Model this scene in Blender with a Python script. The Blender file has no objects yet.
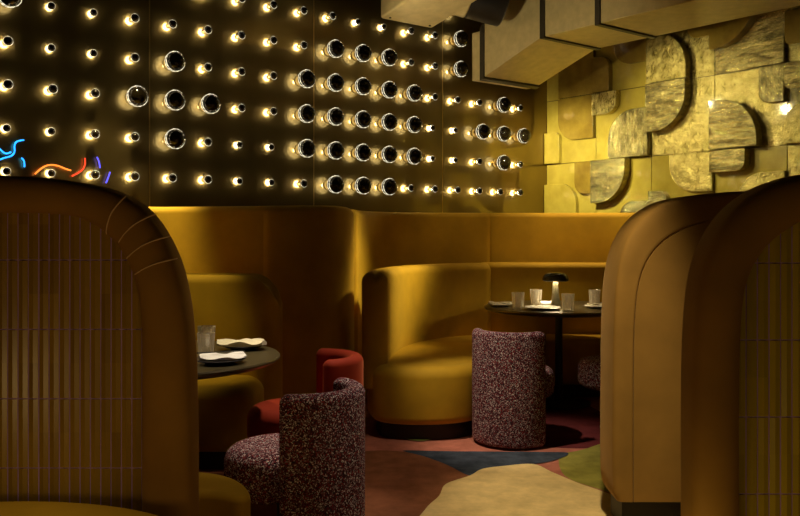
import bpy, bmesh, math, random
from mathutils import Vector
random.seed(4)
PI = math.pi
C = bpy.context.scene.collection
F, HY, H = 850.0, 233.0, 1.30          # focal length in pixels, horizon row, eye height

# ------------------------------------------------------------------ survey helpers (world: x right, y away, z up)
def at(px, D): return (px - 400.0) / F * D
def zz(py, D): return H - (py - HY) / F * D
def dep(py, z): return (H - z) * F / (py - HY)
def P2(px, D): return (at(px, D), D)

# ------------------------------------------------------------------ materials
def nt(name):
    m = bpy.data.materials.new(name); m.use_nodes = True
    n = m.node_tree; b = n.nodes['Principled BSDF']
    return m, n, b
def lk(n, a, b): n.links.new(a, b)
def coords(n, scale=(1, 1, 1)):
    t = n.nodes.new('ShaderNodeTexCoord'); mp = n.nodes.new('ShaderNodeMapping')
    mp.inputs['Scale'].default_value = scale
    lk(n, t.outputs['Object'], mp.inputs['Vector']); return mp.outputs['Vector']
def noise(n, vec, scale, detail=3, rough=.55):
    x = n.nodes.new('ShaderNodeTexNoise'); x.inputs['Scale'].default_value = scale
    x.inputs['Detail'].default_value = detail; x.inputs['Roughness'].default_value = rough
    lk(n, vec, x.inputs['Vector']); return x
def ramp(n, fac, stops, interp='LINEAR'):
    r = n.nodes.new('ShaderNodeValToRGB'); r.color_ramp.interpolation = interp
    e = r.color_ramp.elements
    while len(e) < len(stops): e.new(.5)
    for k, (p, c) in enumerate(stops): e[k].position = p; e[k].color = (*c, 1)
    lk(n, fac, r.inputs['Fac']); return r.outputs['Color']
def bump(n, b, h, strength, dist):
    x = n.nodes.new('ShaderNodeBump'); x.inputs['Strength'].default_value = strength
    x.inputs['Distance'].default_value = dist
    lk(n, h, x.inputs['Height']); lk(n, x.outputs['Normal'], b.inputs['Normal'])
def simple(name, col, rough=.5, metal=0, **kw):
    m, n, b = nt(name)
    v = coords(n); nz = noise(n, v, 14, 3)
    c = ramp(n, nz.outputs['Fac'], [(.3, tuple(x * .88 for x in col)), (.7, tuple(min(1, x * 1.1) for x in col))])
    lk(n, c, b.inputs['Base Color'])
    b.inputs['Roughness'].default_value = rough; b.inputs['Metallic'].default_value = metal
    for k, val in kw.items(): b.inputs[k].default_value = val
    return m
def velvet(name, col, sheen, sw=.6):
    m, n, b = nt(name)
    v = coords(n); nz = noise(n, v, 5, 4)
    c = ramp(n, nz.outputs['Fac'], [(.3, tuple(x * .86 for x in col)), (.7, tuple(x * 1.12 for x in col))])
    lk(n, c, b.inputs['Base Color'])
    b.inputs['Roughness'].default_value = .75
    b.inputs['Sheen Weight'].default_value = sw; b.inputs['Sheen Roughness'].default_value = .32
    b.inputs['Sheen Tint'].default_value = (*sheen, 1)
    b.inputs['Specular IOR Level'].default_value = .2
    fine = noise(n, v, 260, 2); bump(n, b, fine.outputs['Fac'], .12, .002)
    return m
def boucle(name):
    m, n, b = nt(name)
    v = coords(n)
    nz = noise(n, v, 45, 2); mixv = n.nodes.new('ShaderNodeVectorMath'); mixv.operation = 'MULTIPLY_ADD'
    lk(n, nz.outputs['Color'], mixv.inputs[0]); mixv.inputs[1].default_value = (.02, .02, .02); lk(n, v, mixv.inputs[2])
    vo = n.nodes.new('ShaderNodeTexVoronoi'); vo.inputs['Scale'].default_value = 270
    lk(n, mixv.outputs[0], vo.inputs['Vector'])
    sp = n.nodes.new('ShaderNodeSeparateColor'); lk(n, vo.outputs['Color'], sp.inputs['Color'])
    c = ramp(n, sp.outputs['Red'], [(0, (.07, .015, .02)), (.24, (.02, .014, .02)), (.42, (.30, .03, .035)), (.54, (.16, .06, .07)),
                                    (.68, (.42, .30, .30)), (.77, (.09, .025, .03)), (.90, (.80, .72, .66))], 'CONSTANT')
    lk(n, c, b.inputs['Base Color']); b.inputs['Roughness'].default_value = .95
    b.inputs['Specular IOR Level'].default_value = .1
    bump(n, b, vo.outputs['Distance'], .5, .004)
    return m

MUST = (.40, .205, .012)
M = {}
M['velvet'] = velvet('mustard_velvet', (.47, .275, .013), (1, .75, .16), .7)
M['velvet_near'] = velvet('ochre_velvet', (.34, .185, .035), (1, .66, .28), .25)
M['velvet_red'] = velvet('rust_red_velvet', (.36, .035, .012), (1, .3, .12), .5)
M['stitch'] = simple('pale_stitching', (.75, .52, .30), .6)
M['boucle'] = boucle('speckled_boucle')
M['black'] = simple('black_lacquer', (.012, .010, .009), .35)
M['plinth'] = simple('dark_plinth', (.014, .011, .008), .55)
M['crown'] = simple('black_crown', (.010, .007, .003), .12)
M['chrome'] = simple('bright_metal', (.75, .66, .45), .16, 1)
M['brass'] = simple('aged_brass', (.52, .36, .12), .3, 1)
M['duct'] = simple('painted_duct', (.56, .45, .22), .38, .25)
M['gasket'] = simple('duct_flange', (.035, .026, .014), .45, .3)
M['table'] = simple('dark_bronze_top', (.15, .12, .06), .28, .6)
M['plate_dark'] = simple('dark_stoneware', (.03, .028, .04), .3)
M['plate_white'] = simple('white_china', (.80, .77, .68), .25)
M['linen'] = simple('white_linen', (.82, .80, .80), .85)
M['linen_cream'] = simple('cream_linen', (.78, .70, .50), .85)
M['stem'] = simple('dark_bronze_stem', (.20, .17, .10), .35, .7)
M['shade'] = simple('black_gloss_shade', (.03, .022, .012), .12)
M['ceiling'] = simple('dark_ceiling', (.03, .025, .015), .8)
M['grout'] = simple('lilac_grout', (.50, .32, .80), .6)

def glass_mat():
    m, n, b = nt('pressed_tumbler_glass'); n.nodes.remove(b); out = n.nodes['Material Output']
    v = coords(n, (1, 1, .6)); nz = noise(n, v, 75, 2)
    bp = n.nodes.new('ShaderNodeBump'); bp.inputs['Strength'].default_value = .6; bp.inputs['Distance'].default_value = .004; lk(n, nz.outputs['Fac'], bp.inputs['Height'])
    t = n.nodes.new('ShaderNodeBsdfTransparent'); t.inputs[0].default_value = (.93, .90, .84, 1)
    g = n.nodes.new('ShaderNodeBsdfGlossy'); g.inputs['Roughness'].default_value = .12; lk(n, bp.outputs[0], g.inputs['Normal'])
    tr = n.nodes.new('ShaderNodeBsdfTranslucent'); tr.inputs[0].default_value = (1, .93, .8, 1)
    df = n.nodes.new('ShaderNodeBsdfDiffuse'); df.inputs[0].default_value = (1, .93, .8, 1)
    def mix(f, a_, b_):
        x = n.nodes.new('ShaderNodeMixShader')
        if isinstance(f, float): x.inputs[0].default_value = f
        else: lk(n, f, x.inputs[0])
        lk(n, a_.outputs[0], x.inputs[1]); lk(n, b_.outputs[0], x.inputs[2]); return x
    lw = n.nodes.new('ShaderNodeLayerWeight'); lw.inputs[0].default_value = .35
    body = mix(.5, df, tr)
    mr = n.nodes.new('ShaderNodeMapRange'); mr.inputs['To Min'].default_value = .24; mr.inputs['To Max'].default_value = .6
    lk(n, lw.outputs['Facing'], mr.inputs['Value'])
    m1 = mix(mr.outputs[0], t, body); m2 = mix(.16, m1, g)
    lk(n, m2.outputs[0], out.inputs['Surface']); return m
M['glass'] = glass_mat()
def emit(name, col, s):
    m, n, b = nt(name); n.nodes.remove(b)
    e = n.nodes.new('ShaderNodeEmission'); e.inputs['Color'].default_value = (*col, 1); e.inputs['Strength'].default_value = s
    lk(n, e.outputs[0], n.nodes['Material Output'].inputs['Surface']); return m
def bulb_glass(name, col, s, see):
    m, n, b = nt(name); n.nodes.remove(b)
    e = n.nodes.new('ShaderNodeEmission'); e.inputs['Color'].default_value = (*col, 1)
    v = coords(n); nz = noise(n, v, 55, 2); mr = n.nodes.new('ShaderNodeMapRange')
    mr.inputs['From Min'].default_value = .42; mr.inputs['From Max'].default_value = .62
    mr.inputs['To Min'].default_value = s * .55; mr.inputs['To Max'].default_value = s * 1.7
    lk(n, nz.outputs['Fac'], mr.inputs['Value']); lk(n, mr.outputs[0], e.inputs['Strength'])
    t = n.nodes.new('ShaderNodeBsdfTransparent'); mx = n.nodes.new('ShaderNodeMixShader')
    mx.inputs[0].default_value = see
    lk(n, e.outputs[0], mx.inputs[1]); lk(n, t.outputs[0], mx.inputs[2])
    g = n.nodes.new('ShaderNodeBsdfGlossy'); g.inputs['Roughness'].default_value = .08
    m2 = n.nodes.new('ShaderNodeMixShader'); fr = n.nodes.new('ShaderNodeFresnel'); fr.inputs[0].default_value = 1.4
    lk(n, fr.outputs[0], m2.inputs[0]); lk(n, mx.outputs[0], m2.inputs[1]); lk(n, g.outputs[0], m2.inputs[2])
    lk(n, m2.outputs[0], n.nodes['Material Output'].inputs['Surface']); return m
WARM = (1, .74, .36)
M['bulb_small'] = bulb_glass('frosted_bulb_glass', (1, .84, .54), 42, .1)
M['bulb_big'] = bulb_glass('clear_bulb_glass', (1, .86, .56), 3.4, .5)
M['rim'] = bulb_glass('lit_rim_glass', (1, .88, .60), 1.1, .25)
M['filament'] = emit('glowing_filament', (1, .82, .52), 90)
M['neon_reflect_blue'] = emit('blue_neon_reflection', (.02, .28, 1.0), 3.2)  # emission standing in for neon reflected in the polished wall
M['neon_reflect_violet'] = emit('violet_neon_reflection', (.12, .10, 1.0), 2.0)
M['neon_reflect_red'] = emit('red_neon_reflection', (1.0, .06, .02), 1.7)
M['neon_reflect_orange'] = emit('orange_neon_reflection', (1.0, .22, .03), 2.2)
M['lamp_glow'] = emit('lamp_diffuser', (1, .82, .48), 60)

def wall_mat():
    m, n, b = nt('dark_bronze_mirror')
    out = n.nodes['Material Output']; n.nodes.remove(b)
    v = coords(n); nz = noise(n, v, 1.7, 4)
    c = ramp(n, nz.outputs['Fac'], [(.3, (.26, .21, .11)), (.7, (.36, .29, .15))])
    g1 = n.nodes.new('ShaderNodeBsdfGlossy'); g1.inputs['Roughness'].default_value = .02
    g2 = n.nodes.new('ShaderNodeBsdfGlossy'); g2.inputs['Roughness'].default_value = .40
    c2 = ramp(n, nz.outputs['Fac'], [(.3, (.24, .17, .06)), (.7, (.34, .245, .085))])
    lk(n, c, g1.inputs['Color']); lk(n, c2, g2.inputs['Color'])
    ad = n.nodes.new('ShaderNodeMixShader'); ad.inputs[0].default_value = .5
    lk(n, g1.outputs[0], ad.inputs[1]); lk(n, g2.outputs[0], ad.inputs[2])
    lk(n, ad.outputs[0], out.inputs['Surface']); return m
M['bronze'] = wall_mat()

def glaze(name, col, col2, rough, bstr, metal=0., sx=1., sz=1., bs=7):
    m, n, b = nt(name)
    v = coords(n, (sx, sx, sz)); nz = noise(n, v, 5.5, 4)
    c = ramp(n, nz.outputs['Fac'], [(.32, col), (.68, col2)])
    lk(n, c, b.inputs['Base Color']); b.inputs['Roughness'].default_value = rough; b.inputs['Metallic'].default_value = metal
    b.inputs['Coat Weight'].default_value = .6; b.inputs['Coat Roughness'].default_value = .06
    nb = noise(n, v, bs, 5, .62)
    bump(n, b, nb.outputs['Fac'], bstr, .03); return m
M['tile_yellow'] = glaze('ochre_glaze', (.40, .31, .045), (.54, .43, .075), .20, .10)
M['tile_amber'] = glaze('amber_glaze', (.22, .14, .02), (.34, .24, .035), .22, .12)
M['tile_mirror_h'] = glaze('hammered_gold_wide', (.22, .17, .06), (.78, .68, .30), .18, .95, .8, 1.3, 4.2, 9)
M['tile_mirror_v'] = glaze('hammered_gold_tall', (.24, .19, .07), (.76, .66, .30), .18, .95, .8, 3.4, 1.6, 9)
M['tile_mid'] = glaze('brushed_olive_gold', (.36, .29, .08), (.60, .50, .18), .22, .7, .7, 1.8, 1.8, 10)
M['tile_edge'] = simple('tile_joint', (.05, .03, .012), .6)
def kit_tile(name, a, b_):
    m, n, b = nt(name)
    v = coords(n, (30.3, 1, 4.52)); w = n.nodes.new('ShaderNodeTexWhiteNoise')
    fl = n.nodes.new('ShaderNodeVectorMath'); fl.operation = 'FLOOR'; lk(n, v, fl.inputs[0]); lk(n, fl.outputs[0], w.inputs['Vector'])
    c = ramp(n, w.outputs['Value'], [(0, a), (1, b_)]); lk(n, c, b.inputs['Base Color'])
    b.inputs['Roughness'].default_value = .3; return m
M['kit_left'] = kit_tile('amber_stick_tile', (.30, .18, .012), (.40, .25, .02))
M['kit_right'] = kit_tile('olive_stick_tile', (.46, .35, .015), (.56, .43, .025))

def carpet_mat(name, col, dark=.7):
    m, n, b = nt(name)
    v = coords(n); nz = noise(n, v, 7, 5, .65)
    c = ramp(n, nz.outputs['Fac'], [(.30, tuple(x * dark for x in col)), (.66, tuple(x * 1.15 for x in col))])
    lk(n, c, b.inputs['Base Color']); b.inputs['Roughness'].default_value = 1; b.inputs['Specular IOR Level'].default_value = 0
    f = noise(n, v, 170, 2); bump(n, b, f.outputs['Fac'], .5, .004); return m
CP = {'salmon': carpet_mat('carpet_salmon', (.48, .17, .11)), 'rust': carpet_mat('carpet_rust', (.26, .10, .045)),
      'cream': carpet_mat('carpet_cream', (.74, .55, .24), .8), 'navy': carpet_mat('carpet_slate', (.060, .072, .092), .5),
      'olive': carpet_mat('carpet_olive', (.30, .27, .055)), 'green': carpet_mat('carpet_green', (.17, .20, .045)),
      'maroon': carpet_mat('carpet_shaded_maroon', (.14, .03, .03))}

# ------------------------------------------------------------------ mesh helpers
class MB:
    def __init__(s): s.v = []; s.f = []; s.m = []
    def add(s, v, f, mi=0):
        o = len(s.v); s.v += [tuple(p) for p in v]; s.f += [tuple(i + o for i in q) for q in f]; s.m += [mi] * len(f)
    def build(s, name, mats, parent=None, smooth=True, ang=38, bevel=0, loc=None):
        me = bpy.data.meshes.new(name); me.from_pydata(s.v, [], s.f)
        if not isinstance(mats, (list, tuple)): mats = [mats]
        for x in mats: me.materials.append(x)
        for p, k in zip(me.polygons, s.m): p.material_index = k
        bm = bmesh.new(); bm.from_mesh(me); bmesh.ops.recalc_face_normals(bm, faces=bm.faces); bm.to_mesh(me); bm.free()
        if smooth:
            for p in me.polygons: p.use_smooth = True
            me.set_sharp_from_angle(angle=math.radians(ang))
        o = bpy.data.objects.new(name, me); C.objects.link(o)
        if parent: o.parent = parent
        if loc: o.location = loc
        if bevel:
            b = o.modifiers.new('b', 'BEVEL'); b.width = bevel; b.segments = 3; b.limit_method = 'ANGLE'
        return o
def box_pts(a, b):
    (x0, y0, z0), (x1, y1, z1) = a, b
    return [(x0, y0, z0), (x1, y0, z0), (x1, y1, z0), (x0, y1, z0), (x0, y0, z1), (x1, y0, z1), (x1, y1, z1), (x0, y1, z1)]
BF = [(0, 3, 2, 1), (4, 5, 6, 7), (0, 1, 5, 4), (1, 2, 6, 5), (2, 3, 7, 6), (3, 0, 4, 7)]
def lathe(mb, prof, seg=32, o=(0, 0, 0), ax='z', mi=0):
    vs = []; n = len(prof)
    for k in range(seg):
        a = 2 * PI * k / seg; c, s = math.cos(a), math.sin(a)
        for r, h in prof:
            p = (r * c, r * s, h) if ax == 'z' else (r * c, h, r * s)
            vs.append((p[0] + o[0], p[1] + o[1], p[2] + o[2]))
    fs = []
    for k in range(seg):
        k2 = (k + 1) % seg
        for j in range(n - 1): fs.append((k * n + j, k2 * n + j, k2 * n + j + 1, k * n + j + 1))
    mb.add(vs, fs, mi)
    for j in (0, n - 1):
        if prof[j][0] > 1e-6: mb.add([vs[k * n + j] for k in range(seg)], [tuple(range(seg))], mi)
def tube(mb, pts, r, seg=8):
    pts = [Vector(p) for p in pts]; rings = []
    for i, p in enumerate(pts):
        t = (pts[min(i + 1, len(pts) - 1)] - pts[max(i - 1, 0)]).normalized()
        u = t.cross(Vector((0.13, .2, 1))).normalized(); w = t.cross(u)
        rings.append([p + u * (r * math.cos(2 * PI * k / seg)) + w * (r * math.sin(2 * PI * k / seg)) for k in range(seg)])
    v = [q for g in rings for q in g]; f = []
    for i in range(len(rings) - 1):
        for k in range(seg): f.append((i * seg + k, i * seg + (k + 1) % seg, (i + 1) * seg + (k + 1) % seg, (i + 1) * seg + k))
    f.append(tuple(range(seg))); f.append(tuple(range(len(v) - seg, len(v))))
    mb.add(v, f)
def crom(pts, n=8, closed=False):
    pts = [Vector(p) for p in pts]; out = []; L = len(pts)
    rng = range(L if closed else L - 1)
    for i in rng:
        g = (lambda j: pts[j % L]) if closed else (lambda j: pts[max(0, min(L - 1, j))])
        p0, p1, p2, p3 = g(i - 1), g(i), g(i + 1), g(i + 2)
        for k in range(n):
            t = k / n
            out.append(.5 * ((2 * p1) + (p2 - p0) * t + (2 * p0 - 5 * p1 + 4 * p2 - p3) * t * t + (3 * p1 - p0 - 3 * p2 + p3) * t ** 3))
    if not closed: out.append(pts[-1])
    return out
def resample(pts, step, closed=False):
    if closed: pts = pts + [pts[0]]
    out = [pts[0]]; acc = 0
    for a, b in zip(pts, pts[1:]):
        L = (b - a).length
        if L < 1e-9: continue
        d = step - acc
        while d <= L: out.append(a + (b - a) * (d / L)); d += step
        acc = (acc + L) % step
    if closed and (out[-1] - out[0]).length < step * .4: out.pop()
    return out
def foot_solid(mb, poly, z0, z1, rt, rb=0, ztop=None, k=7):
    """vertical solid on a smooth closed footprint, with rolled top and bottom edges; ztop(i) lowers the top along the way"""
    n = len(poly); A = sum(poly[i].x * poly[(i + 1) % n].y - poly[(i + 1) % n].x * poly[i].y for i in range(n))
    if A < 0: poly = poly[::-1]; ztop = (lambda f: (lambda i: f(n - 1 - i)))(ztop) if ztop else None
    nm = []
    for i in range(n):
        t = poly[(i + 1) % n] - poly[i - 1]; nm.append(Vector((-t.y, t.x)).normalized())   # inward
    lv = []
    if rb > 0:
        for j in range(k): a = PI / 2 * j / k; lv.append((rb * (1 - math.sin(a)), ('b', rb * (1 - math.cos(a)))))
    lv.append((0, ('b', rb)))
    for j in range(k + 1): a = PI / 2 * j / k; lv.append((rt * (1 - math.cos(a)), ('t', rt * (1 - math.sin(a)))))
    vs = []
    for ins, (w, dz) in lv:
        for i in range(n):
            p = poly[i] + nm[i] * ins; zt = ztop(i) if ztop else z1
            vs.append((p.x, p.y, z0 + dz if w == 'b' else zt - dz))
    fs = []
    for l in range(len(lv) - 1):
        for i in range(n): fs.append((l * n + i, l * n + (i + 1) % n, (l + 1) * n + (i + 1) % n, (l + 1) * n + i))
    fs.append(tuple(range(n))); fs.append(tuple(range((len(lv) - 1) * n, len(lv) * n)))
    mb.add(vs, fs)
def strip_poly(path, th, side=1, endr=True):
    """footprint of a padded band: front line `path`, thickness th towards `side` of it, with round ends"""
    n = len(path); nm = []
    for i in range(n):
        t = path[min(i + 1, n - 1)] - path[max(i - 1, 0)]; nm.append(Vector((-t.y, t.x)).normalized() * side)
    mid = [path[i] + nm[i] * (th / 2) for i in range(n)]
    out = []
    r = th / 2
    for i in range(n): out.append(mid[i] - nm[i] * r)
    t = (mid[-1] - mid[-2]).normalized()
    for k in range(1, 8): a = PI * k / 8; out.append(mid[-1] - nm[-1] * (r * math.cos(a)) + t * (r * math.sin(a) * (1 if endr else .35)))
    for i in range(n - 1, -1, -1): out.append(mid[i] + nm[i] * r)
    t = (mid[0] - mid[1]).normalized()
    for k in range(1, 8): a = PI * k / 8; out.append(mid[0] + nm[0] * (r * math.cos(a)) + t * (r * math.sin(a) * (1 if endr else .35)))
    return out
def thing(name, label, cat, loc=(0, 0, 0), rz=0, group=None):
    o = bpy.data.objects.new(name, None); C.objects.link(o); o.empty_display_size = .1
    o.location = loc; o.rotation_euler = (0, 0, rz); tag(o, label, cat, group); return o
def tag(o, label, cat, group=None):
    o['label'] = label; o['category'] = cat
    if group: o['group'] = group
    return o
def struct(o): o['kind'] = 'structure'; return o
def dup(root, loc, rz, label, scale=None):
    r = root.copy(); C.objects.link(r); r.location = loc; r.rotation_euler = (0, 0, rz); r['label'] = label
    if scale: r.scale = scale
    for ch in list(root.children):
        c = ch.copy(); C.objects.link(c); c.parent = r
        for g in ch.children: d = g.copy(); C.objects.link(d); d.parent = c
    return r

# ------------------------------------------------------------------ room shell
TH = math.radians(51.685)
dv = Vector((math.sin(TH), math.cos(TH)))           # along the bulb wall, away
nv = Vector((-math.cos(TH), math.sin(TH)))          # into the bulb wall
S = .9
B0 = Vector((-2.7654, 6.0)) * S                      # first bulb column
PITCH = .3055 * S
ZR0 = H + .4384 * S
W0 = B0 + nv * .065                                  # wall surface
c_ = (547 - 400) / F; COR = W0 + dv * ((c_ * W0.y - W0.x) / (dv.x - c_ * dv.y))   # room corner
ZC = 3.6
def prism(mb, pts, z0, z1, mi=0):
    n = len(pts)
    mb.add([(p.x, p.y, z0) for p in pts] + [(p.x, p.y, z1) for p in pts],
           [tuple(range(n))[::-1], tuple(range(n, 2 * n))] + [(i, (i + 1) % n, n + (i + 1) % n, n + i) for i in range(n)], mi)
mb = MB(); seams = [3.47, 8.48, 13.52]
ts = [-3.0] + [u * PITCH for u in seams] + [(COR - W0).dot(dv)]
for a, b in zip(ts, ts[1:]):
    prism(mb, [W0 + dv * (a + .003), W0 + dv * (b - .003), W0 + dv * (b - .003) + nv * .12, W0 + dv * (a + .003) + nv * .12], 0, ZC)
struct(mb.build('wall_left', M['bronze'], smooth=False))
for k, u in enumerate(seams):
    mb = MB(); q = W0 + dv * (u * PITCH)
    prism(mb, [q + dv * .0045 - nv * .0015, q - dv * .0045 - nv * .0015, q - dv * .0045 + nv * .03, q + dv * .0045 + nv * .03], 0, ZC)
    struct(mb.build('trim_%d' % (k + 1), M['brass'], smooth=False))

# relief tile wall: surface through COR, running along -nv towards the camera side
tv = -nv
def tw(px, py):                                       # pixel -> (run along the wall, height)
    c = (px - 400) / F; t = (COR.x - c * COR.y) / (c * tv.y - tv.x)
    return t, zz(py, COR.y + tv.y * t)
def tpt(t, z, out): p = COR + tv * t - dv * out; return (p.x, p.y, z)
wr = MB()
prism(wr, [COR + dv * .02, COR + tv * 4.2 + dv * .02, COR + tv * 4.2 + dv * .14, COR + dv * .14 ], 0, ZC)
wall_right = struct(wr.build('wall_right', M['tile_edge'], smooth=False))
TW = .6938 * S
Z1 = H + 1.4774 * S; Z2 = H + .7686 * S; TR = Z1 - Z2
rows = [Z2 - TR * 2, Z2 - TR, Z2, Z1, Z1 + TR, Z1 + 2 * TR]
random.seed(9)
basecols = {(0, 2): 'tile_yellow', (0, 3): 'tile_yellow', (0, 1): 'tile_yellow', (1, 3): 'tile_yellow', (1, 2): 'tile_yellow', (1, 1): 'tile_yellow',
            (2, 3): 'tile_mid', (2, 2): 'tile_mid', (2, 1): 'tile_yellow', (3, 3): 'tile_mirror_h', (3, 2): 'tile_mid', (3, 1): 'tile_yellow',
            (4, 3): 'tile_mid', (4, 2): 'tile_mirror_v', (4, 1): 'tile_mid'}
def slab(mb, pts, o0, o1, mi=0):
    """outline (t, z) extruded from the wall, o0..o1 metres proud"""
    n = len(pts)
    v = [tpt(t, z, o0) for t, z in pts] + [tpt(t, z, o1) for t, z in pts]
    mb.add(v, [tuple(range(n)), tuple(range(n, 2 * n))[::-1]] + [(i, (i + 1) % n, n + (i + 1) % n, n + i) for i in range(n)], mi)
for ci in range(7):
    for ri in range(5):
        mb = MB(); a, b = ci * TW + .002, (ci + 1) * TW - .003; lo, hi = rows[ri] + .002, rows[ri + 1] - .003
        slab(mb, [(a, lo), (b, lo), (b, hi), (a, hi)], -.021, .004)
        mb.build('base_tile', M[basecols.get((ci, ri), 'tile_mid' if ri < 4 else 'tile_amber')], wall_right, smooth=False, bevel=.002)
def relief(x0, y0, x1, y1, corner, rpx, mat, lift, yref=None):
    """raised panel: pixel box, one rounded corner ('tl','tr','bl','br'), radius in pixels"""
    xm, ym = (x0 + x1) / 2, (y0 + y1) / 2
    t0 = tw(x0, ym)[0]; t1 = tw(x1, ym)[0]; zt = tw(xm, y0)[1]; zb = tw(xm, y1)[1]
    # snap to the tile grid
    for g in range(0, 7):
        if abs(t0 - g * TW) < .05: t0 = g * TW + .004
        if abs(t1 - g * TW) < .05: t1 = g * TW - .004
    for g in rows:
        if abs(zt - g) < .05: zt = g - .004
        if abs(zb - g) < .05: zb = g + .004
    rr = min(rpx / F * 8.0, (t1 - t0) * .98, (zt - zb) * .98)
    cs = {'bl': (t0, zb), 'br': (t1, zb), 'tr': (t1, zt), 'tl': (t0, zt)}
    pts = []
    for key, (sx, sz, a0) in {'bl': (1, 1, PI), 'br': (-1, 1, 1.5 * PI), 'tr': (-1, -1, 0), 'tl': (1, -1, .5 * PI)}.items():
        x, z = cs[key]
        if key in corner.split('+'):
            for k in range(13): a = a0 + PI / 2 * k / 12; pts.append((x + sx * rr + rr * math.cos(a), z + sz * rr + rr * math.sin(a)))
        else: pts.append((x, z))
    mb = MB(); slab(mb, pts, .004, .004 + lift * 1.25)
    mb.build('relief_panel', M[mat], wall_right, smooth=True, ang=30, bevel=.004)
R = [ (561, 40, 593, 97, 'tl', 3, 'tile_amber', .03), (594, 57, 613, 93, 'tr', 12, 'tile_amber', .05), (617, 30, 649, 64, 'bl', 20, 'tile_amber', .04),
      (651, 33, 692, 83, 'tr', 34, 'tile_mid', .075), (690, 8, 714, 38, 'bl', 10, 'tile_amber', .03), (715, -5, 763, 47, 'br', 42, 'tile_amber', .075),
      (750, 40, 788, 66, 'tl', 14, 'tile_mirror_h', .04), (561, 100, 593, 140, 'bl', 22, 'tile_amber', .035), (594, 95, 621, 115, 'br', 13, 'tile_mid', .06),
      (612, 110, 650, 157, 'tl', 30, 'tile_mirror_v', .05), (651, 84, 692, 131, 'br', 34, 'tile_mirror_h', .085), (692, 113, 714, 149, 'tl', 3, 'tile_mid', .02),
      (715, 99, 763, 147, 'tr', 36, 'tile_mirror_h', .08), (762, 66, 787, 103, 'bl', 9, 'tile_mirror_v', .04), (548, 133, 562, 163, 'tr', 7, 'tile_yellow', .035),
      (577, 163, 593, 194, 'bl', 12, 'tile_amber', .03), (594, 161, 631, 203, 'br', 34, 'tile_mirror_h', .075), (548, 184, 579, 240, 'tr', 22, 'tile_yellow', .035),
      (672, 152, 714, 192, 'bl', 26, 'tile_mid', .03), (715, 148, 751, 172, 'br', 9, 'tile_mirror_h', .075), (740, 172, 788, 200, 'tl', 34, 'tile_mid', .03),
      (651, 191, 671, 215, 'tr', 9, 'tile_mirror_h', .05), (622, 201, 650, 225, 'tl', 16, 'tile_mirror_h', .03), (791, 60, 815, 88, 'bl', 5, 'tile_mirror_h', .05),
      (791, 8, 830, 42, 'bl', 5, 'tile_amber', .04), (676, 205, 714, 240, 'tl', 20, 'tile_mid', .05), (791, 100, 840, 140, 'tl', 20, 'tile_mid', .05)]
for r in R: relief(*r)

mb = MB(); cc = [Vector((-4.6, -1.5)), Vector((5.5, -1.5)), Vector((5.5, 9.6)), Vector((-4.6, 9.6))]
prism(mb, cc, ZC, ZC + .1); struct(mb.build('ceiling', M['ceiling'], smooth=False))

# floor: one mesh, wall-to-wall carpet with organic colour fields
mb = MB(); prism(mb, cc, -.1, 0, 0)
def field(pix, mi, z, n=6, extra=None):
    pts = [(at(x, dep(y, 0)), dep(y, 0)) for x, y in pix]
    if extra: pts += extra
    q = crom(pts, n, True); mb.add([(p.x, p.y, z) for p in q] , [tuple(range(len(q)))], mi)
field([(560, 456), (582, 450), (640, 436), (760, 440), (760, 520), (640, 500), (598, 489), (565, 476)], 4, .0015)
field([(366, 451.5), (395, 451.5), (425, 456), (452, 466), (466, 475), (472, 486), (445, 505), (436, 540), (330, 640), (200, 560), (180, 500), (300, 458)], 1, .003)
field([(403, 451.3), (440, 451.8), (490, 452.2), (545, 452.6), (568, 453.6), (560, 459), (540, 464), (500, 467.5), (478, 474), (468, 476), (448, 466), (424, 457)], 3, .0045, 5)
field([(470, 476.5), (482, 470), (503, 467), (533, 465), (552, 473), (578, 484), (601, 492), (640, 508), (720, 560), (640, 660), (430, 690), (395, 560), (424, 512), (439, 497), (446, 485)], 2, .006, 5)
field([(398, 436), (412, 432), (440, 431), (440, 437), (426, 441.5), (410, 441)], 5, .0075, 5)
field([(470, 430), (520, 444), (600, 447), (620, 425), (560, 395), (500, 398)], 6, .001)  # maroon field, shade beside the far chair put into its colour
struct(mb.build('floor', [CP['salmon'], CP['rust'], CP['cream'], CP['navy'], CP['olive'], CP['green'], CP['maroon']], smooth=False))

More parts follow.
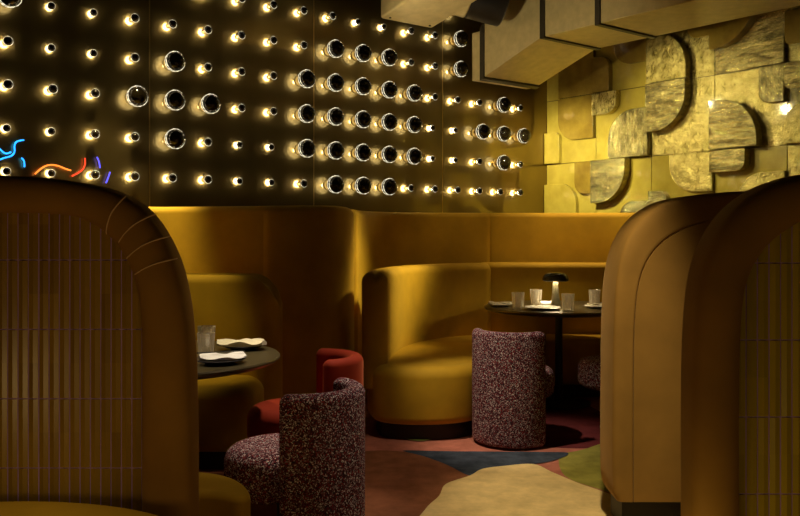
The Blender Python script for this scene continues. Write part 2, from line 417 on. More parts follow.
# ------------------------------------------------------------------ bulbs
def sph(r, c, a0, a1, n):                              # profile angles from the front pole; height = outwards (-y local)
    return [(max(1e-7, r * math.sin(a0 + (a1 - a0) * k / n)), -(c + r * math.cos(a0 + (a1 - a0) * k / n))) for k in range(n + 1)]
def make_bulb(kind):
    root = thing('crown_bulb', '', 'light bulb', group='black-crowned bulbs on the dark wall')
    if kind == 'big': r, c, cut = .068, .108, math.radians(108)
    elif kind == 'small': r, c, cut = .0285, .060, math.radians(112)
    else: r, c, cut = .024, .026, math.radians(88)
    m = MB(); lathe(m, [(r * .62 + .003, 0), (r * .62 + .003, -.008), (r * .42, -.012), (r * .40, -(c - r * .86)), (.001, -(c - r * .8))], 20, ax='y'); m.build('socket', M['brass'], root)
    m = MB(); lathe(m, sph(r, c, cut, PI, 14), 28, ax='y'); g = m.build('globe', M['bulb_big'] if kind == 'big' else M['bulb_small'], root)
    m = MB(); lathe(m, sph(r * 1.02, c, 0, cut, 12), 28, ax='y'); m.build('crown', M['crown'], root)
    m = MB()
    nb = 14 if kind == 'big' else 1
    for ang in ((math.radians(84), cut + .02) if kind == 'big' else (math.radians(84),)):
        rr = r * 1.03 * math.sin(ang); y = -(c + r * math.cos(ang)); tor = []
        for k in range(43):
            a = 2 * PI * k / 42; w = 1 + (.02 * math.cos(nb * a) if nb > 1 else 0); tor.append((rr * w * math.cos(a), y, rr * w * math.sin(a)))
        tube(m, tor, r * (.045 if kind == 'big' else .07), 6)
    m.build('crown_rim', M['rim'], root)
    if kind == 'big':
        m = MB(); lathe(m, sph(.017, c - .012, 0, PI, 8), 12, ax='y'); m.build('filament', M['filament'], root)
    return root
ordn = ['first', 'second', 'third', 'fourth', 'fifth', 'sixth', 'seventh', 'eighth', 'ninth', 'tenth', 'eleventh', 'twelfth', 'thirteenth',
        'fourteenth', 'fifteenth', 'sixteenth', 'seventeenth', 'eighteenth']
rown = ['lowest row', 'second row up', 'third row up', 'fourth row up', 'fifth row up', 'sixth row up', 'topmost row']
big = {(0, 4), (3, 2), (4, 1), (4, 2), (4, 3), (5, 2), (8, 1), (8, 2), (8, 3), (12, 1), (12, 2), (12, 3), (14, 4), (14, 5), (14, 6),
       (15, 2), (16, 1), (16, 2), (16, 3), (17, 2)} | {(u, r) for u in (9, 10, 11) for r in range(5)}
flush = {(0, 0), (0, 1), (1, 0), (1, 1), (1, 3), (1, 4), (2, 3), (2, 4), (6, 0), (6, 1), (7, 0), (7, 1), (10, 5), (11, 5), (13, 1), (13, 2), (14, 1), (14, 2)}
topr = {0: 4, 1: 4, 2: 4, 3: 4, 4: 4, 14: 6, 15: 3, 16: 3, 17: 3}
protos = {}; rzw = -(PI / 2 - math.atan2(nv.y, nv.x))
rzw = math.atan2(nv.y, nv.x) - PI / 2                  # local +y looks into the wall
desc = {'big': 'large clear globe bulb with black crown', 'small': 'small standing bulb with black tip', 'flush': 'small recessed bulb with black tip'}
for u in range(18):
    for r in range(topr.get(u, 5) + 1):
        kind = 'big' if (u, r) in big else 'flush' if (u, r) in flush else 'small'
        q = W0 + dv * (u * PITCH); loc = (q.x, q.y, ZR0 + r * .3060 * S)
        lab = '%s, %s, %s column from left' % (desc[kind], rown[r], ordn[u])
        if kind not in protos:
            protos[kind] = make_bulb(kind); o = protos[kind]; o.location = loc; o.rotation_euler = (0, 0, rzw); o['label'] = lab
        else: dup(protos[kind], loc, rzw, lab)

# reflections of unseen neon, built as glowing tubes low on the bulb wall
def wp(px, py, out=.03):
    c = (px - 400) / F; q = W0 - nv * out; t = (c * q.y - q.x) / (dv.x - c * dv.y); p = q + dv * t
    return (p.x, p.y, zz(py, p.y))
neon = thing('neon_reflection', 'blue and red neon squiggles reflected low on the dark bulb wall', 'neon reflection', loc=wp(50, 172, 0))
for nm, mt, pix in (('blue_reflection', 'neon_reflect_blue', [(-3, 161), (4, 158), (11, 156), (14.5, 152), (14.5, 146), (17, 141.5), (24, 140)]),
                    ('blue_reflection', 'neon_reflect_blue', [(-2, 147), (3, 152), (7, 153.5), (11, 152)]),
                    ('blue_reflection', 'neon_reflect_blue', [(21.5, 158), (24, 161), (24.5, 167)]),
                    ('orange_reflection', 'neon_reflect_orange', [(35, 174), (42, 168), (49, 165), (57, 165.5), (65, 168.5), (71, 170.5)]),
                    ('red_reflection', 'neon_reflect_red', [(72, 176), (78, 173), (83, 169), (85, 164), (85, 158)]),
                    ('violet_reflection', 'neon_reflect_violet', [(97, 157), (99, 162), (100, 168)]), ('violet_reflection', 'neon_reflect_violet', [(110, 172), (108, 178), (106, 183)])):
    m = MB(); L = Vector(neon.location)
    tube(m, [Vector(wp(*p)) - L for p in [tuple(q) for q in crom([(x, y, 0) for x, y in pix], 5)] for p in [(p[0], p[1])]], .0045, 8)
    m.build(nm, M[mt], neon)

# ------------------------------------------------------------------ banquettes beyond
HB = 1.478
def pathpx(lst, step=.03): return resample(crom([Vector(P2(x, D)) for x, D in lst], 10), step)
def back_panel(lst, parent, name='back_panel', z1=HB, th=.12, rt=.045, z0=0.0, mat='velvet', rend=.0, step=.03):
    path = [p.to_2d() if len(p) > 2 else p for p in pathpx(lst, step)]
    poly = strip_poly(path, th, 1)
    n = len(poly); ztop = None
    if rend:
        L = [0]
        for a, b in zip(poly, poly[1:]): L.append(L[-1] + (b - a).length)
    m = MB()
    if rend:
        mid = Vector(path[-1]); mid0 = Vector(path[0])
        e = {'a': mid0, 'b': mid}
        side = 'b' if rend > 0 else 'a'; R_ = abs(rend)
        def ztop(i):
            tt = (path[-1] - path[-2]).normalized() if side == 'b' else (path[0] - path[1]).normalized()
            d = max(0, min(R_, (e[side] + tt * (th / 2) - poly[i]).dot(tt)))
            if (poly[i] - e[side]).length > 1.2: d = R_
            return z1 - R_ * (1 - math.sqrt(max(0, 1 - (1 - d / R_) ** 2)))
    foot_solid(m, poly, z0, z1, rt, .01, ztop)
    return m.build(name, M[mat], parent, ang=60)

b1 = thing('banquette_booth', 'mustard velvet booth under the bulb wall, behind the left glass-set table', 'booth', (at(150, 5.4), 5.4, 0))
o1 = Vector(b1.location)
b2 = thing('banquette_booth', 'curved mustard velvet corner booth around the lamp-lit table', 'booth', (at(500, 6.8), 6.8, 0))
o2 = Vector(b2.location)
def rel(ob, par):
    ob.location = -Vector(par.location); return ob
rel(back_panel([(-210, 4.55), (-60, 5.0), (60, 5.5), (150, 5.72), (210, 5.66), (264.5, 5.52)], b1), b1)
rel(back_panel([(269, 5.50), (300, 5.46), (325, 5.47), (342, 5.58), (351, 5.80), (354.5, 6.12)], b1, 'divider_panel', th=.16, rt=.05), b1)
rel(back_panel([(358, 6.35), (364, 6.72), (378, 7.02), (405, 7.26), (445, 7.42), (488, 7.46)], b2), b2)
rel(back_panel([(492.5, 7.47), (540, 7.47), (600, 7.44), (650, 7.30), (688, 6.95)], b2), b2)
# lower cushions
rel(back_panel([(-120, 4.6), (-20, 4.85), (80, 5.02), (160, 5.06), (252, 5.02)], b1, 'backrest', 1.05, .30, .05, .30, rend=.20), b1)
rel(back_panel([(388, 5.50), (390, 5.72), (396, 6.00), (406, 6.32), (424, 6.62), (454, 6.90), (489.5, 7.06)], b2, 'backrest', 1.05, .17, .065, .30, rend=-.04), b2)
rel(back_panel([(494.5, 7.08), (540, 7.08), (600, 7.06), (650, 6.98), (682, 6.75)], b2, 'backrest', 1.05, .26, .045, .30), b2)
def seat(pixD, parent, z0=.10, z1=.46, rt=.07, rb=.05, mat='velvet', plinth=.06, world=False, name='seat'):
    pts = [Vector(p) for p in pixD] if world else [Vector(P2(x, D)) for x, D in pixD]
    q = resample(crom(pts, 10, True), .035, True)
    m = MB(); foot_solid(m, q, z0, z1, rt, rb)
    rel(m.build(name, M[mat], parent, ang=60), parent)
    if plinth:
        n = len(q); A = sum(q[i].x * q[(i + 1) % n].y - q[(i + 1) % n].x * q[i].y for i in range(n)); sg = 1 if A > 0 else -1
        pl = []
        for i in range(n):
            t = q[(i + 1) % n] - q[i - 1]; pl.append(q[i] + Vector((-t.y, t.x)).normalized() * plinth * sg)
        m = MB(); foot_solid(m, pl, 0, z0 + .01, .004)
        rel(m.build('plinth', M['plinth'], parent), parent)
seat([(-110, 4.35), (60, 4.58), (160, 4.62), (225, 4.62), (252, 4.66), (263, 4.8), (261, 5.0), (240, 5.16), (150, 5.2), (60, 5.16), (-60, 4.95)], b1)
seat([(374, 5.95), (368, 5.72), (369, 5.52), (378, 5.36), (405, 5.28), (440, 5.28), (468, 5.36), (490, 5.55), (507, 5.95), (520, 6.3), (540, 6.55), (575, 6.68), (640, 6.65), (680, 6.45),
      (684, 6.8), (640, 7.1), (560, 7.18), (500, 7.18), (450, 7.0), (410, 6.65), (386, 6.3)], b2)

# ------------------------------------------------------------------ near dividers with padded arches
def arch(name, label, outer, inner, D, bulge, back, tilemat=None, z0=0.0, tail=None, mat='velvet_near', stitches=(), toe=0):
    """outer / inner: matching pixel outlines from the far end of the top round to the foot"""
    root = thing(name, label, 'booth divider', (at(outer[len(outer) // 2][0], D), D, 0)); L = Vector(root.location)
    O = crom([(x, y, 0) for x, y in outer], 6); I = crom([(x, y, 0) for x, y in inner], 6)
    n = min(len(O), len(I)); m = MB(); K = 12; ring = []
    for i in range(n):
        o = Vector((at(O[i].x, D + back - .035), 0, max(z0, zz(O[i].y, D)))); q = Vector((at(I[i].x, D), 0, max(z0, zz(I[i].y, D))))
        r = []
        r.append((q.x, D + .05, q.z))
        for k in range(K + 1):
            a = PI * k / K; s = (1 - math.cos(a)) / 2
            s2 = s
            dy = -bulge * (math.sin(a) ** .75 if tilemat or a > PI / 2 else min(1, .6 + math.sin(a))) if 0 < k < K else 0
            p = q.lerp(o, s2); r.append((p.x, D + dy, p.z))
        inn = (q - o); w = inn.length; inn = inn / w
        rb = .05
        r.append((o.x, D + back - rb, o.z))
        for k in range(1, 7): a = PI / 2 * k / 6; p = o + inn * (rb * (1 - math.cos(a))); r.append((p.x, D + back - rb + rb * math.sin(a), p.z))
        p = o + inn * w; r.append((p.x, D + back, p.z))
        ring += r
    c = len(ring) // n
    fs = [(i * c + j, i * c + (j + 1) % c, (i + 1) * c + (j + 1) % c, (i + 1) * c + j) for i in range(n - 1) for j in range(c)]
    fs += [tuple(range(c)), tuple(range((n - 1) * c, n * c))]
    m.add(ring, fs); rel(m.build('padded_border', M[mat], root, ang=60), root)
    # inset
    ins = [(at(p.x, D), max(z0, zz(p.y, D))) for p in I[:n]]
    left = min(p[0] for p in ins); right = max(p[0] for p in ins); top = max(p[1] for p in ins)
    def topz(x):
        best = top
        for (x0, za), (x1, zb) in zip(ins, ins[1:]):
            if min(x0, x1) <= x <= max(x0, x1) and abs(x1 - x0) > 1e-6: best = za + (zb - za) * (x - x0) / (x1 - x0)
        return best
    if tilemat:
        g = MB(); foot = [(x, z) for x, z in ins]
        foot2 = foot + [(foot[0][0], foot[-1][1])]
        k = len(foot2); g.add([(x, D + .0150, z) for x, z in foot2] + [(x, D + back - .004, z) for x, z in foot2],
                              [tuple(range(k)), tuple(range(k, 2 * k))] + [(i, (i + 1) % k, k + (i + 1) % k, k + i) for i in range(k)])
        rel(g.build('grout_backing', M['grout'], root, smooth=False), root)
        t = MB(); tw_, th_, gp = .0330, .2212, .0016
        zt = 1.2135 + 2 * th_
        x = left - .1
        while x < right + .1:
            for r in range(9):
                z1 = zt - r * th_ - gp / 2; z0_ = zt - (r + 1) * th_ + gp / 2
                xx0, xx1 = x + gp / 2, x + tw_ - gp / 2
                if xx1 > right + .034 or xx0 < left - .012: continue
                lim = max(topz(max(left, xx0)), topz(min(right, xx1))) + .02
                z1 = min(z1, lim); z0_ = max(z0_, 0.01)
                if z1 - z0_ < .01: continue
                jz = random.uniform(-.0012, .0012)
                # slightly crowned stick
                xm = (xx0 + xx1) / 2
                t.add([(xx0, D + .023, z0_), (xx1, D + .023, z0_), (xx1, D + .023, z1), (xx0, D + .023, z1),
                       (xx0 + .0012, D + .014 + jz, z0_ + .0012), (xm, D + .010 - jz, z0_ + .0012), (xx1 - .0012, D + .014 - jz, z0_ + .0012),
                       (xx1 - .0012, D + .014 - jz, z1 - .0012), (xm, D + .010 - jz, z1 - .0012), (xx0 + .0012, D + .014 + jz, z1 - .0012)],
                      [(4, 5, 8, 9), (5, 6, 7, 8), (0, 1, 6, 5, 4), (1, 2, 7, 6), (2, 3, 9, 8, 7), (3, 0, 4, 9)])
            x += tw_
        rel(t.build('stick_tiles', M[tilemat], root, ang=20), root)
    else:
        g = MB(); foot2 = ins + [(ins[0][0], ins[-1][1])]; k = len(foot2)
        g.add([(x, D - bulge * .97, z) for x, z in foot2] + [(x, D + back - .004, z) for x, z in foot2],
              [tuple(range(k)), tuple(range(k, 2 * k))] + [(i, (i + 1) % k, k + (i + 1) % k, k + i) for i in range(k)])
        rel(g.build('centre_panel', M[mat], root, smooth=False), root)
    for a, b, c_ in stitches:
        s = MB(); pl = crom([(a[0], a[1], 0), (c_[0], c_[1], 0), (b[0], b[1], 0)], 6); v = []
        for k, p in enumerate(pl):
            # find position across the border to sit on its bulge
            f = k / (len(pl) - 1); f = .06 + .80 * f; ang = math.acos(1 - 2 * f); v.append(Vector((at(p.x, D), D - bulge * math.sin(ang) ** .75 - .001, zz(p.y, D))))
        tube(s, v, .0022, 6); rel(s.build('stitched_seam', M['stitch'], root), root)
    if toe:
        xs = [p[0] for p in ins]; s = MB(); x0 = at(outer[-1][0] + 5, D + back); 
        s.add(box_pts((x0, D + .03, 0), (max(xs), D + back - .03, z0 + .01)), BF); rel(s.build('plinth', M['plinth'], root, smooth=False), root)
    return root

DL = 2.70
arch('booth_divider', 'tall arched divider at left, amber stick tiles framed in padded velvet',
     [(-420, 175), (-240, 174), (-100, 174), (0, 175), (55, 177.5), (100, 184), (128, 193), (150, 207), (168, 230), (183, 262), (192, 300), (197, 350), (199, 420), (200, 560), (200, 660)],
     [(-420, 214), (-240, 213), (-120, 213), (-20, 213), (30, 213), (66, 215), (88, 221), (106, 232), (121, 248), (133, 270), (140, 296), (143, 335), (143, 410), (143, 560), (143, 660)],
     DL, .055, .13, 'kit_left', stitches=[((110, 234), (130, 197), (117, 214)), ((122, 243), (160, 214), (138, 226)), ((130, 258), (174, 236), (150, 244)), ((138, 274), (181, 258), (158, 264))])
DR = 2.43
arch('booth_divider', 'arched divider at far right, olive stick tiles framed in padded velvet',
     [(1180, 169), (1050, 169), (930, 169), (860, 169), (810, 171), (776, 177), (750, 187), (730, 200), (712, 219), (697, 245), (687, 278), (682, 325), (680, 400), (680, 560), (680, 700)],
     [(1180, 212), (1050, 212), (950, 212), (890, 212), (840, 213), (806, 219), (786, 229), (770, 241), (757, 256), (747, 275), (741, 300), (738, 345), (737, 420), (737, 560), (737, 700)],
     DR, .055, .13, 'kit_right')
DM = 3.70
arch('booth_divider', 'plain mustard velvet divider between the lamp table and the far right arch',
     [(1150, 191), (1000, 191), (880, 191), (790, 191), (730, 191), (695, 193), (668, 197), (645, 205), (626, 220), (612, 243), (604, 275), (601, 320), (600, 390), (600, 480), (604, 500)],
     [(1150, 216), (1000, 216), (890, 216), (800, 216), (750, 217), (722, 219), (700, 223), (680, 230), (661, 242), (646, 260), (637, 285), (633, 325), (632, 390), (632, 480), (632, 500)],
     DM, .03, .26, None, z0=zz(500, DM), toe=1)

# near seats
s1 = thing('banquette', 'rounded mustard seat end showing behind the foot of the left arch', 'seat', (at(150, 3.0), 3.0, 0))
seat([(-1.95, 2.86), (-1.2, 2.86), (-.85, 2.86), (-.62, 2.845), (-.53, 2.80), (-.50, 2.84), (-.54, 2.96), (-.62, 3.06), (-.75, 3.12), (-1.1, 3.2), (-1.95, 3.25)], s1, .08, .43, .025, .02, world=True)
s2 = thing('banquette', 'pale mustard seat curving up at the bottom left corner', 'seat', (-1.25, 2.15, 0))
seat([(-1.15 + .66 * math.cos(a), 2.14 + .50 * math.sin(a)) for a in [2 * PI * k / 16 for k in range(16)]], s2, .08, .475, .03, .03, world=True)

# ------------------------------------------------------------------ chairs (front looks along local +x)
def make_chair(mat, label, loc, rz):
    t = thing('tub_chair', label, 'chair', loc, rz, 'round tub chairs')
    arc = [Vector((.215 * math.cos(a), .215 * math.sin(a))) for a in [math.radians(180 - 70 + 140 * k / 28) for k in range(29)]]
    arc = [p * (.25 / .215) for p in arc]
    poly = strip_poly(arc, .075, 1); m = MB(); foot_solid(m, poly, .012, .705, .035, .03); m.build('back_shell', M[mat], t, ang=60)
    q = [Vector((.085 + .232 * math.cos(2 * PI * k / 40), .232 * math.sin(2 * PI * k / 40))) for k in range(40)]
    # keep the cushion inside the shell
    q = [p if p.x > 0 or p.length < .172 else p.normalized() * .172 for p in q]
    m = MB(); foot_solid(m, q, .275, .462, .06, .05); m.build('seat', M[mat], t, ang=60)
    m = MB(); lathe(m, [(.15, 0), (.15, .012), (.145, .018), (.085, .022), (.08, .03), (.08, .26), (.14, .268), (.14, .278)], 32, (.02, 0, 0)); m.build('pedestal', M['black'], t)
    return t
c1 = make_chair('boucle', 'speckled maroon and grey chair nearest the camera, left of the walkway', (-.388, 3.35, 0), math.radians(155))
dup(c1, (.70, 5.30, 0), math.radians(62), 'speckled maroon chair with its back to us before the lamp table')
dup(c1, (1.50, 5.64, 0), math.radians(158), 'speckled chair half hidden behind the plain velvet divider')
make_chair('velvet_red', 'rust red velvet chair behind the near speckled chair', (-.43, 4.18, 0), math.radians(190))

# ------------------------------------------------------------------ tables
def make_table(label, loc):
    t = thing('round_table', label, 'table', loc, 0, 'round pedestal tables')
    m = MB(); lathe(m, [(.001, .705), (.52, .705), (.556, .716), (.568, .726), (.568, .734), (.563, .740), (.001, .740)], 96); m.build('tabletop', M['table'], t, ang=25)
    m = MB(); lathe(m, [(.001, .0), (.24, .0), (.24, .010), (.06, .02), (.028, .03), (.028, .68), (.12, .70), (.12, .706), (.001, .706)], 40); m.build('pedestal', M['black'], t)
    return t
tA = make_table('round dark table at left set with plates, napkins and two tumblers', (-1.119, 3.87, 0))
tB = dup(tA, (1.215, 6.50, 0), 0, 'round dark table in the corner booth carrying the mushroom lamp')
ZT = .741
def tumbler(loc, label, s=1.0):
    m = MB(); prof = [(.001, 0), (.030, 0), (.034, .003), (.0405, .105), (.0390, .105), (.0325, .012), (.001, .010)]
    v0 = len(m.v); lathe(m, [(r * s, z * s) for r, z in prof], 32)
    o = m.build('tumbler', M['glass'], ang=40); o.location = loc; tag(o, label, 'drinking glass', 'fluted water tumblers'); return o
tumbler((at(206, 3.86), 3.86, ZT), 'front tumbler beside the napkins on the left table', 1.0)
tumbler((at(206.5, 4.10), 4.10, ZT), 'tumbler standing behind another on the left table', 1.05)
for px, D, lab, s in ((518, 6.26, 'tumbler at the left of the lamp table, right of the far plate', 1.16), (536, 6.60, 'tumbler just left of the mushroom lamp, beside the rolled napkin', 1.16),
                   (568, 6.12, 'tumbler just right of the mushroom lamp on the table', 1.16), (594.5, 6.62, 'tumbler at the right of the lamp table, against the velvet divider', 1.12)):
    tumbler((at(px, D), D, ZT), lab, s)
def plate(loc, label, mat, r=.105, grp='plates on the tables'):
    m = MB(); lathe(m, [(.001, 0), (r * .58, 0), (r * .62, .004), (r * .98, .016), (r, .0185), (r * .97, .020), (r * .62, .009), (.001, .007)], 40)
    o = m.build('plate', M[mat], ang=50); o.location = loc; tag(o, label, 'plate', grp); return o
def napkin(loc, label, mat, w, l, rz, seed, h=.02, grp='linen napkins on the plates'):
    rnd = random.Random(seed); m = MB(); nx, ny = 14, 10; top = []; ph = [rnd.uniform(0, 6) for _ in range(4)]
    for lay in (0, 1):
        for i in range(nx + 1):
            for j in range(ny + 1):
                u, v = i / nx - .5, j / ny - .5
                x = u * l * (1 - .35 * abs(v) * (1 if u > 0 else .2)); y = v * w * (1 + .25 * math.sin(3 * u + ph[0]))
                wv = .5 + .5 * math.sin(9 * u + ph[1] + 3 * v) * math.cos(6 * v + ph[2])
                z = h * (.35 + .65 * wv) + (.012 * max(0, abs(u) - .3))
                if lay: z = .004 * (1) + .02 * max(0, (u * u + v * v) * 1.3 - .18) 
                m_ = (x, y, z + .001); top.append(m_)
    n = (nx + 1) * (ny + 1); g = lambda i, j, l_: l_ * n + i * (ny + 1) + j; f = []
    for i in range(nx):
        for j in range(ny):
            f.append((g(i, j, 0), g(i + 1, j, 0), g(i + 1, j + 1, 0), g(i, j + 1, 0))); f.append((g(i, j, 1), g(i, j + 1, 1), g(i + 1, j + 1, 1), g(i + 1, j, 1)))
    for i in range(nx): f.append((g(i, 0, 0), g(i + 1, 0, 0), g(i + 1, 0, 1), g(i, 0, 1))); f.append((g(i, ny, 0), g(i + 1, ny, 0), g(i + 1, ny, 1), g(i, ny, 1)))
    for j in range(ny): f.append((g(0, j, 0), g(0, j + 1, 0), g(0, j + 1, 1), g(0, j, 1))); f.append((g(nx, j, 0), g(nx, j + 1, 0), g(nx, j + 1, 1), g(nx, j, 1)))
    m.add(top, f); o = m.build('napkin', M[mat], ang=50); o.location = loc; o.rotation_euler = (0, 0, rz); tag(o, label, 'napkin', grp); return o
plate((at(243, 4.10), 4.10, ZT), 'dark plate at the back right edge of the left table', 'plate_dark', .10)
napkin((at(242, 4.08), 4.08, ZT + .014), 'crumpled cream napkin on the back plate of the left table', 'linen_cream', .12, .235, .1, 3, .035)
plate((at(220, 3.66), 3.66, ZT), 'dark plate at the front of the left table', 'plate_dark', .11)
napkin((at(223, 3.67), 3.67, ZT + .014), 'folded white napkin on the front plate of the left table', 'linen', .14, .20, .25, 8, .022)
for dz, dy, lab in ((.040, .0, 'thin dark chopstick lying across the front white napkin'),):
    m = MB(); tube(m, [(-.11, -.02, 0), (.09, .03, .004)], .0028, 8); o = m.build('chopstick', M['black']); o.location = (at(222, 3.69), 3.69, ZT + .0405); tag(o, lab, 'chopstick')
plate((at(501, 6.50), 6.50, ZT), 'small plate at the left edge of the lamp table', 'plate_white', .105)
napkin((at(500, 6.50), 6.50, ZT + .014), 'crumpled napkin on the plate at the left edge of the lamp table', 'linen_cream', .08, .17, .0, 5, .02)
plate((at(542, 6.22), 6.22, ZT), 'wide white plate in front of the mushroom lamp', 'plate_white', .135)
plate((at(597, 6.35), 6.35, ZT), 'plate at the right of the lamp table, by the divider', 'plate_white', .10)
napkin((at(597, 6.35), 6.35, ZT + .014), 'small napkin on the plate by the divider', 'linen_cream', .07, .13, .3, 6, .018)
m = MB(); lathe(m, [(.001, -.05), (.014, -.05), (.019, -.045), (.019, .045), (.014, .05), (.001, .05)], 20)
o = m.build('rolled_napkin', M['linen']); o.rotation_euler = (0, PI / 2, .15); o.location = (at(546.5, 6.50), 6.50, ZT + .019); tag(o, 'white rolled napkin lying between tumbler and lamp stem', 'napkin')
# mushroom lamp
lx, ly = at(555.5, 6.44), 6.44
lamp = thing('table_lamp', 'small black mushroom lamp lit on the corner booth table', 'lamp', (lx, ly, ZT))
m = MB(); lathe(m, [(.001, 0), (.040, 0), (.040, .006), (.034, .03), (.026, .10), (.021, .17), (.0195, .205), (.001, .205)], 36); m.build('stem', M['stem'], lamp)
m = MB(); pr = [(.099 * math.cos(a) ** .55, .206 + .056 * math.sin(a)) for a in [PI / 2 * k / 12 * .999 for k in range(13)]]
lathe(m, [(.070, .196), (.090, .194), (.098, .200)] + pr[:-1] + [(.001, .262)], 48); m.build('lamp_shade', M['shade'], lamp, ang=60)
m = MB(); lathe(m, [(.022, .1955), (.068, .1955), (.068, .1935), (.022, .1935)], 32); m.build('diffuser', M['lamp_glow'], lamp)

# ------------------------------------------------------------------ ducts overhead
def d3(o, a, b, z): p = Vector(o) + dv * a + tv * b; return (p.x, p.y, z)
FO = (1.13, 6.72)
def duct_part(name, par, secs, mat, bev=.006):
    """secs: list of (run towards camera, a0, a1, zbottom, ztop)"""
    m = MB(); v = []
    for b, a0, a1, z0, z1 in secs: v += [d3(FO, a0, b, z0), d3(FO, a1, b, z0), d3(FO, a1, b, z1), d3(FO, a0, b, z1)]
    f = []
    for i in range(len(secs) - 1):
        for j in range(4): f.append((4 * i + j, 4 * i + (j + 1) % 4, 4 * i + 4 + (j + 1) % 4, 4 * i + 4 + j))
    f += [(0, 1, 2, 3), tuple(range(len(v) - 4, len(v)))]
    m.add(v, f); return rel(m.build(name, M[mat], par, smooth=False, bevel=bev), par)
duct = thing('air_duct', 'large beige painted air duct with dark flanges at upper right', 'air duct', (FO[0], FO[1], 2.85)); 
w = .68
duct_part('duct_section', duct, [(-.817, .0, w, 2.615, 3.03), (-.705, 0, w, 2.615, 3.03)], 'duct')
duct_part('duct_section', duct, [(-.665, 0, w, 2.63, 3.10), (-.02, 0, w, 2.85, 3.42)], 'duct')
duct_part('duct_section', duct, [(.02, 0, w, 2.85, 3.42), (.525, 0, w, 2.85, 3.42)], 'duct')
duct_part('duct_section', duct, [(.562, 0, w, 2.85, 3.42), (4.6, 0, w, 2.85, 3.42)], 'duct')
duct_part('flange', duct, [(-.71, -.012, w + .012, 2.603, 3.05), (-.66, -.012, w + .012, 2.615, 3.10)], 'gasket', .002)
duct_part('flange', duct, [(-.025, -.012, w + .012, 2.838, 3.43), (.025, -.012, w + .012, 2.838, 3.43)], 'gasket', .002)
duct_part('flange', duct, [(.52, -.012, w + .012, 2.838, 3.43), (.567, -.012, w + .012, 2.838, 3.43)], 'gasket', .002)
# sloping duct end at top centre
FO = (-.154, 6.55)
d2 = thing('sloping_duct', 'beige sloping duct end hanging at the top centre', 'air duct', (FO[0], FO[1], 2.95))
duct_part('duct_section', d2, [(0, 0, .52, 2.95, 3.2), (1.9, 0, .52, 3.35, 3.58)], 'duct', .02)
for a, b in ((.06, .05), (.46, .05), (.06, .6)):
    m = MB(); lathe(m, [(.001, -.004), (.009, -.004), (.009, .004), (.001, .004)], 12); o = rel(m.build('screw', M['gasket'], d2), d2)
    p = d3(FO, a, b, 2.95 + .4 * b / 1.9 - .003); o.location = Vector(p) - Vector(d2.location)
# ceiling speaker
sp = thing('ceiling_speaker', 'black drum shaped speaker between the two ducts', 'speaker', (at(486, 6.8), 6.8, zz(0, 6.8)))
m = MB(); lathe(m, [(.001, .155), (.165, .155), (.175, .145), (.180, -.12), (.172, -.13), (.001, -.13)], 40); o = m.build('housing', M['black'], sp); o.rotation_euler = (0, math.radians(104), math.radians(8))
m = MB(); lathe(m, [(.001, -.132), (.172, -.132), (.182, -.14), (.182, -.235), (.170, -.25), (.001, -.25)], 40); o = m.build('collar', M['duct'], sp); o.rotation_euler = (0, math.radians(104), math.radians(8))
m = MB(); tube(m, [(.04, 0, .16), (.04, 0, ZC - sp.location.z)], .018, 10); m.build('bracket', M['gasket'], sp)

# ------------------------------------------------------------------ lights
def spot(loc, tgt, power, col, size, blend=.8, rad=.06):
    l = bpy.data.lights.new('spot', 'SPOT'); l.energy = power; l.color = col; l.spot_size = math.radians(size); l.spot_blend = blend; l.shadow_soft_size = rad
    o = bpy.data.objects.new('unseen_spot', l); C.objects.link(o); o.location = loc  # unseen spots, some added only to brighten parts of the room
    o.rotation_euler = (Vector(tgt) - Vector(loc)).to_track_quat('-Z', 'Y').to_euler(); return o
def point(loc, power, col, rad=.08):
    l = bpy.data.lights.new('point', 'POINT'); l.energy = power; l.color = col; l.shadow_soft_size = rad
    o = bpy.data.objects.new('unseen_fill', l); C.objects.link(o); o.location = loc; return o
WL = (1, .74, .40)
GL = (1, .82, .38)
spot((1.50, 6.62, 2.75), (-.10, 6.30, 1.0), 450, GL, 30, 1, .14)  # left wing of the corner booth
spot((1.75, 7.20, 2.75), (1.55, 7.30, 1.0), 140, WL, 62, 1)       # right leg, table
spot((.95, 6.9, 2.75), (.75, 7.3, 1.2), 26, WL, 60, 1)
spot((-1.72, 5.45, 3.1), (-1.90, 5.64, 1.2), 420, GL, 42, .8)     # left booth
spot((-1.60, 4.50, 3.1), (-1.34, 5.0, .85), 150, GL, 25, .9)     # left booth cushion
spot((.60, 2.6, 3.3), (.85, 4.05, 0), 300, (1, .80, .50), 27)     # walkway carpet
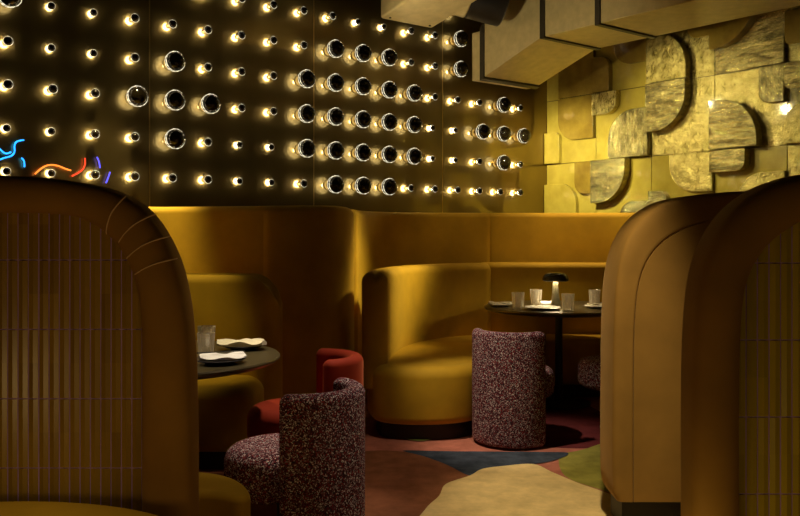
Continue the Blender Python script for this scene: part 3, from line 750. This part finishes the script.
spot((.5, 4.1, 3.3), (.0, 4.75, 0), 70, (1, .80, .58), 34, 1)
spot((-.5, 4.3, 3.3), (.60, 5.2, .35), 300, (1, .82, .62), 24)    # far chair
spot((.1, 4.3, 3.2), (-.40, 3.80, .6), 160, (1, .82, .66), 30)    # near chairs
spot((1.1, 3.5, 3.1), (-.26, 3.40, .55), 95, (1, .82, .66), 17)
spot((-1.0, 4.25, 3.2), (-.85, 3.9, .74), 170, (1, .84, .50), 24) # left table
spot((.95, 7.35, 2.35), (1.66, 8.3, 1.8), 115, (1, .88, .46), 84, .8, .03)  # unseen spots added for glints on the tile wall
spot((.75, 6.9, 2.65), (2.3, 7.3, 2.1), 75, (1, .86, .40), 66, .8, .03)
spot((.60, 6.2, 2.6), (2.8, 6.8, 1.9), 50, (1, .86, .44), 60, .8, .03)
spot((-.2, 5.6, 2.3), (.75, 6.6, 3.1), 50, (1, .84, .50), 84)     # unseen uplight added to brighten the ducts
spot((-1.15, 1.9, 2.9), (-1.15, 2.2, .47), 60, WL, 30)            # near seats
spot((-.70, 3.0, 2.9), (-.62, 3.0, .43), 24, WL, 22)
point((-1.05, 1.35, .60), 5.0, (1, .64, .22), .14)                # unseen low fill points added to light the near booths
point((-.15, 1.5, .20), 2.6, (1, .66, .22), .14)
point((1.45, 1.25, .50), 2.4, (1, .70, .22), .14)
point((.75, 2.3, .35), .9, (1, .72, .24), .14)

w = bpy.data.worlds.new('room_dark'); bpy.context.scene.world = w; w.use_nodes = True
w.node_tree.nodes['Background'].inputs[0].default_value = (1, .6, .3, 1); w.node_tree.nodes['Background'].inputs[1].default_value = .004

cam = bpy.data.cameras.new('camera'); co = bpy.data.objects.new('camera', cam); C.objects.link(co)
cam.sensor_width = 36; cam.lens = F / 800 * 36; cam.shift_y = -(258 - HY) / 800
co.location = (0, 0, H); co.rotation_euler = (PI / 2, 0, 0); bpy.context.scene.camera = co
sc = bpy.context.scene
sc.view_settings.view_transform = 'Standard'; sc.view_settings.look = 'None'; sc.view_settings.gamma = 1; sc.view_settings.exposure = 0
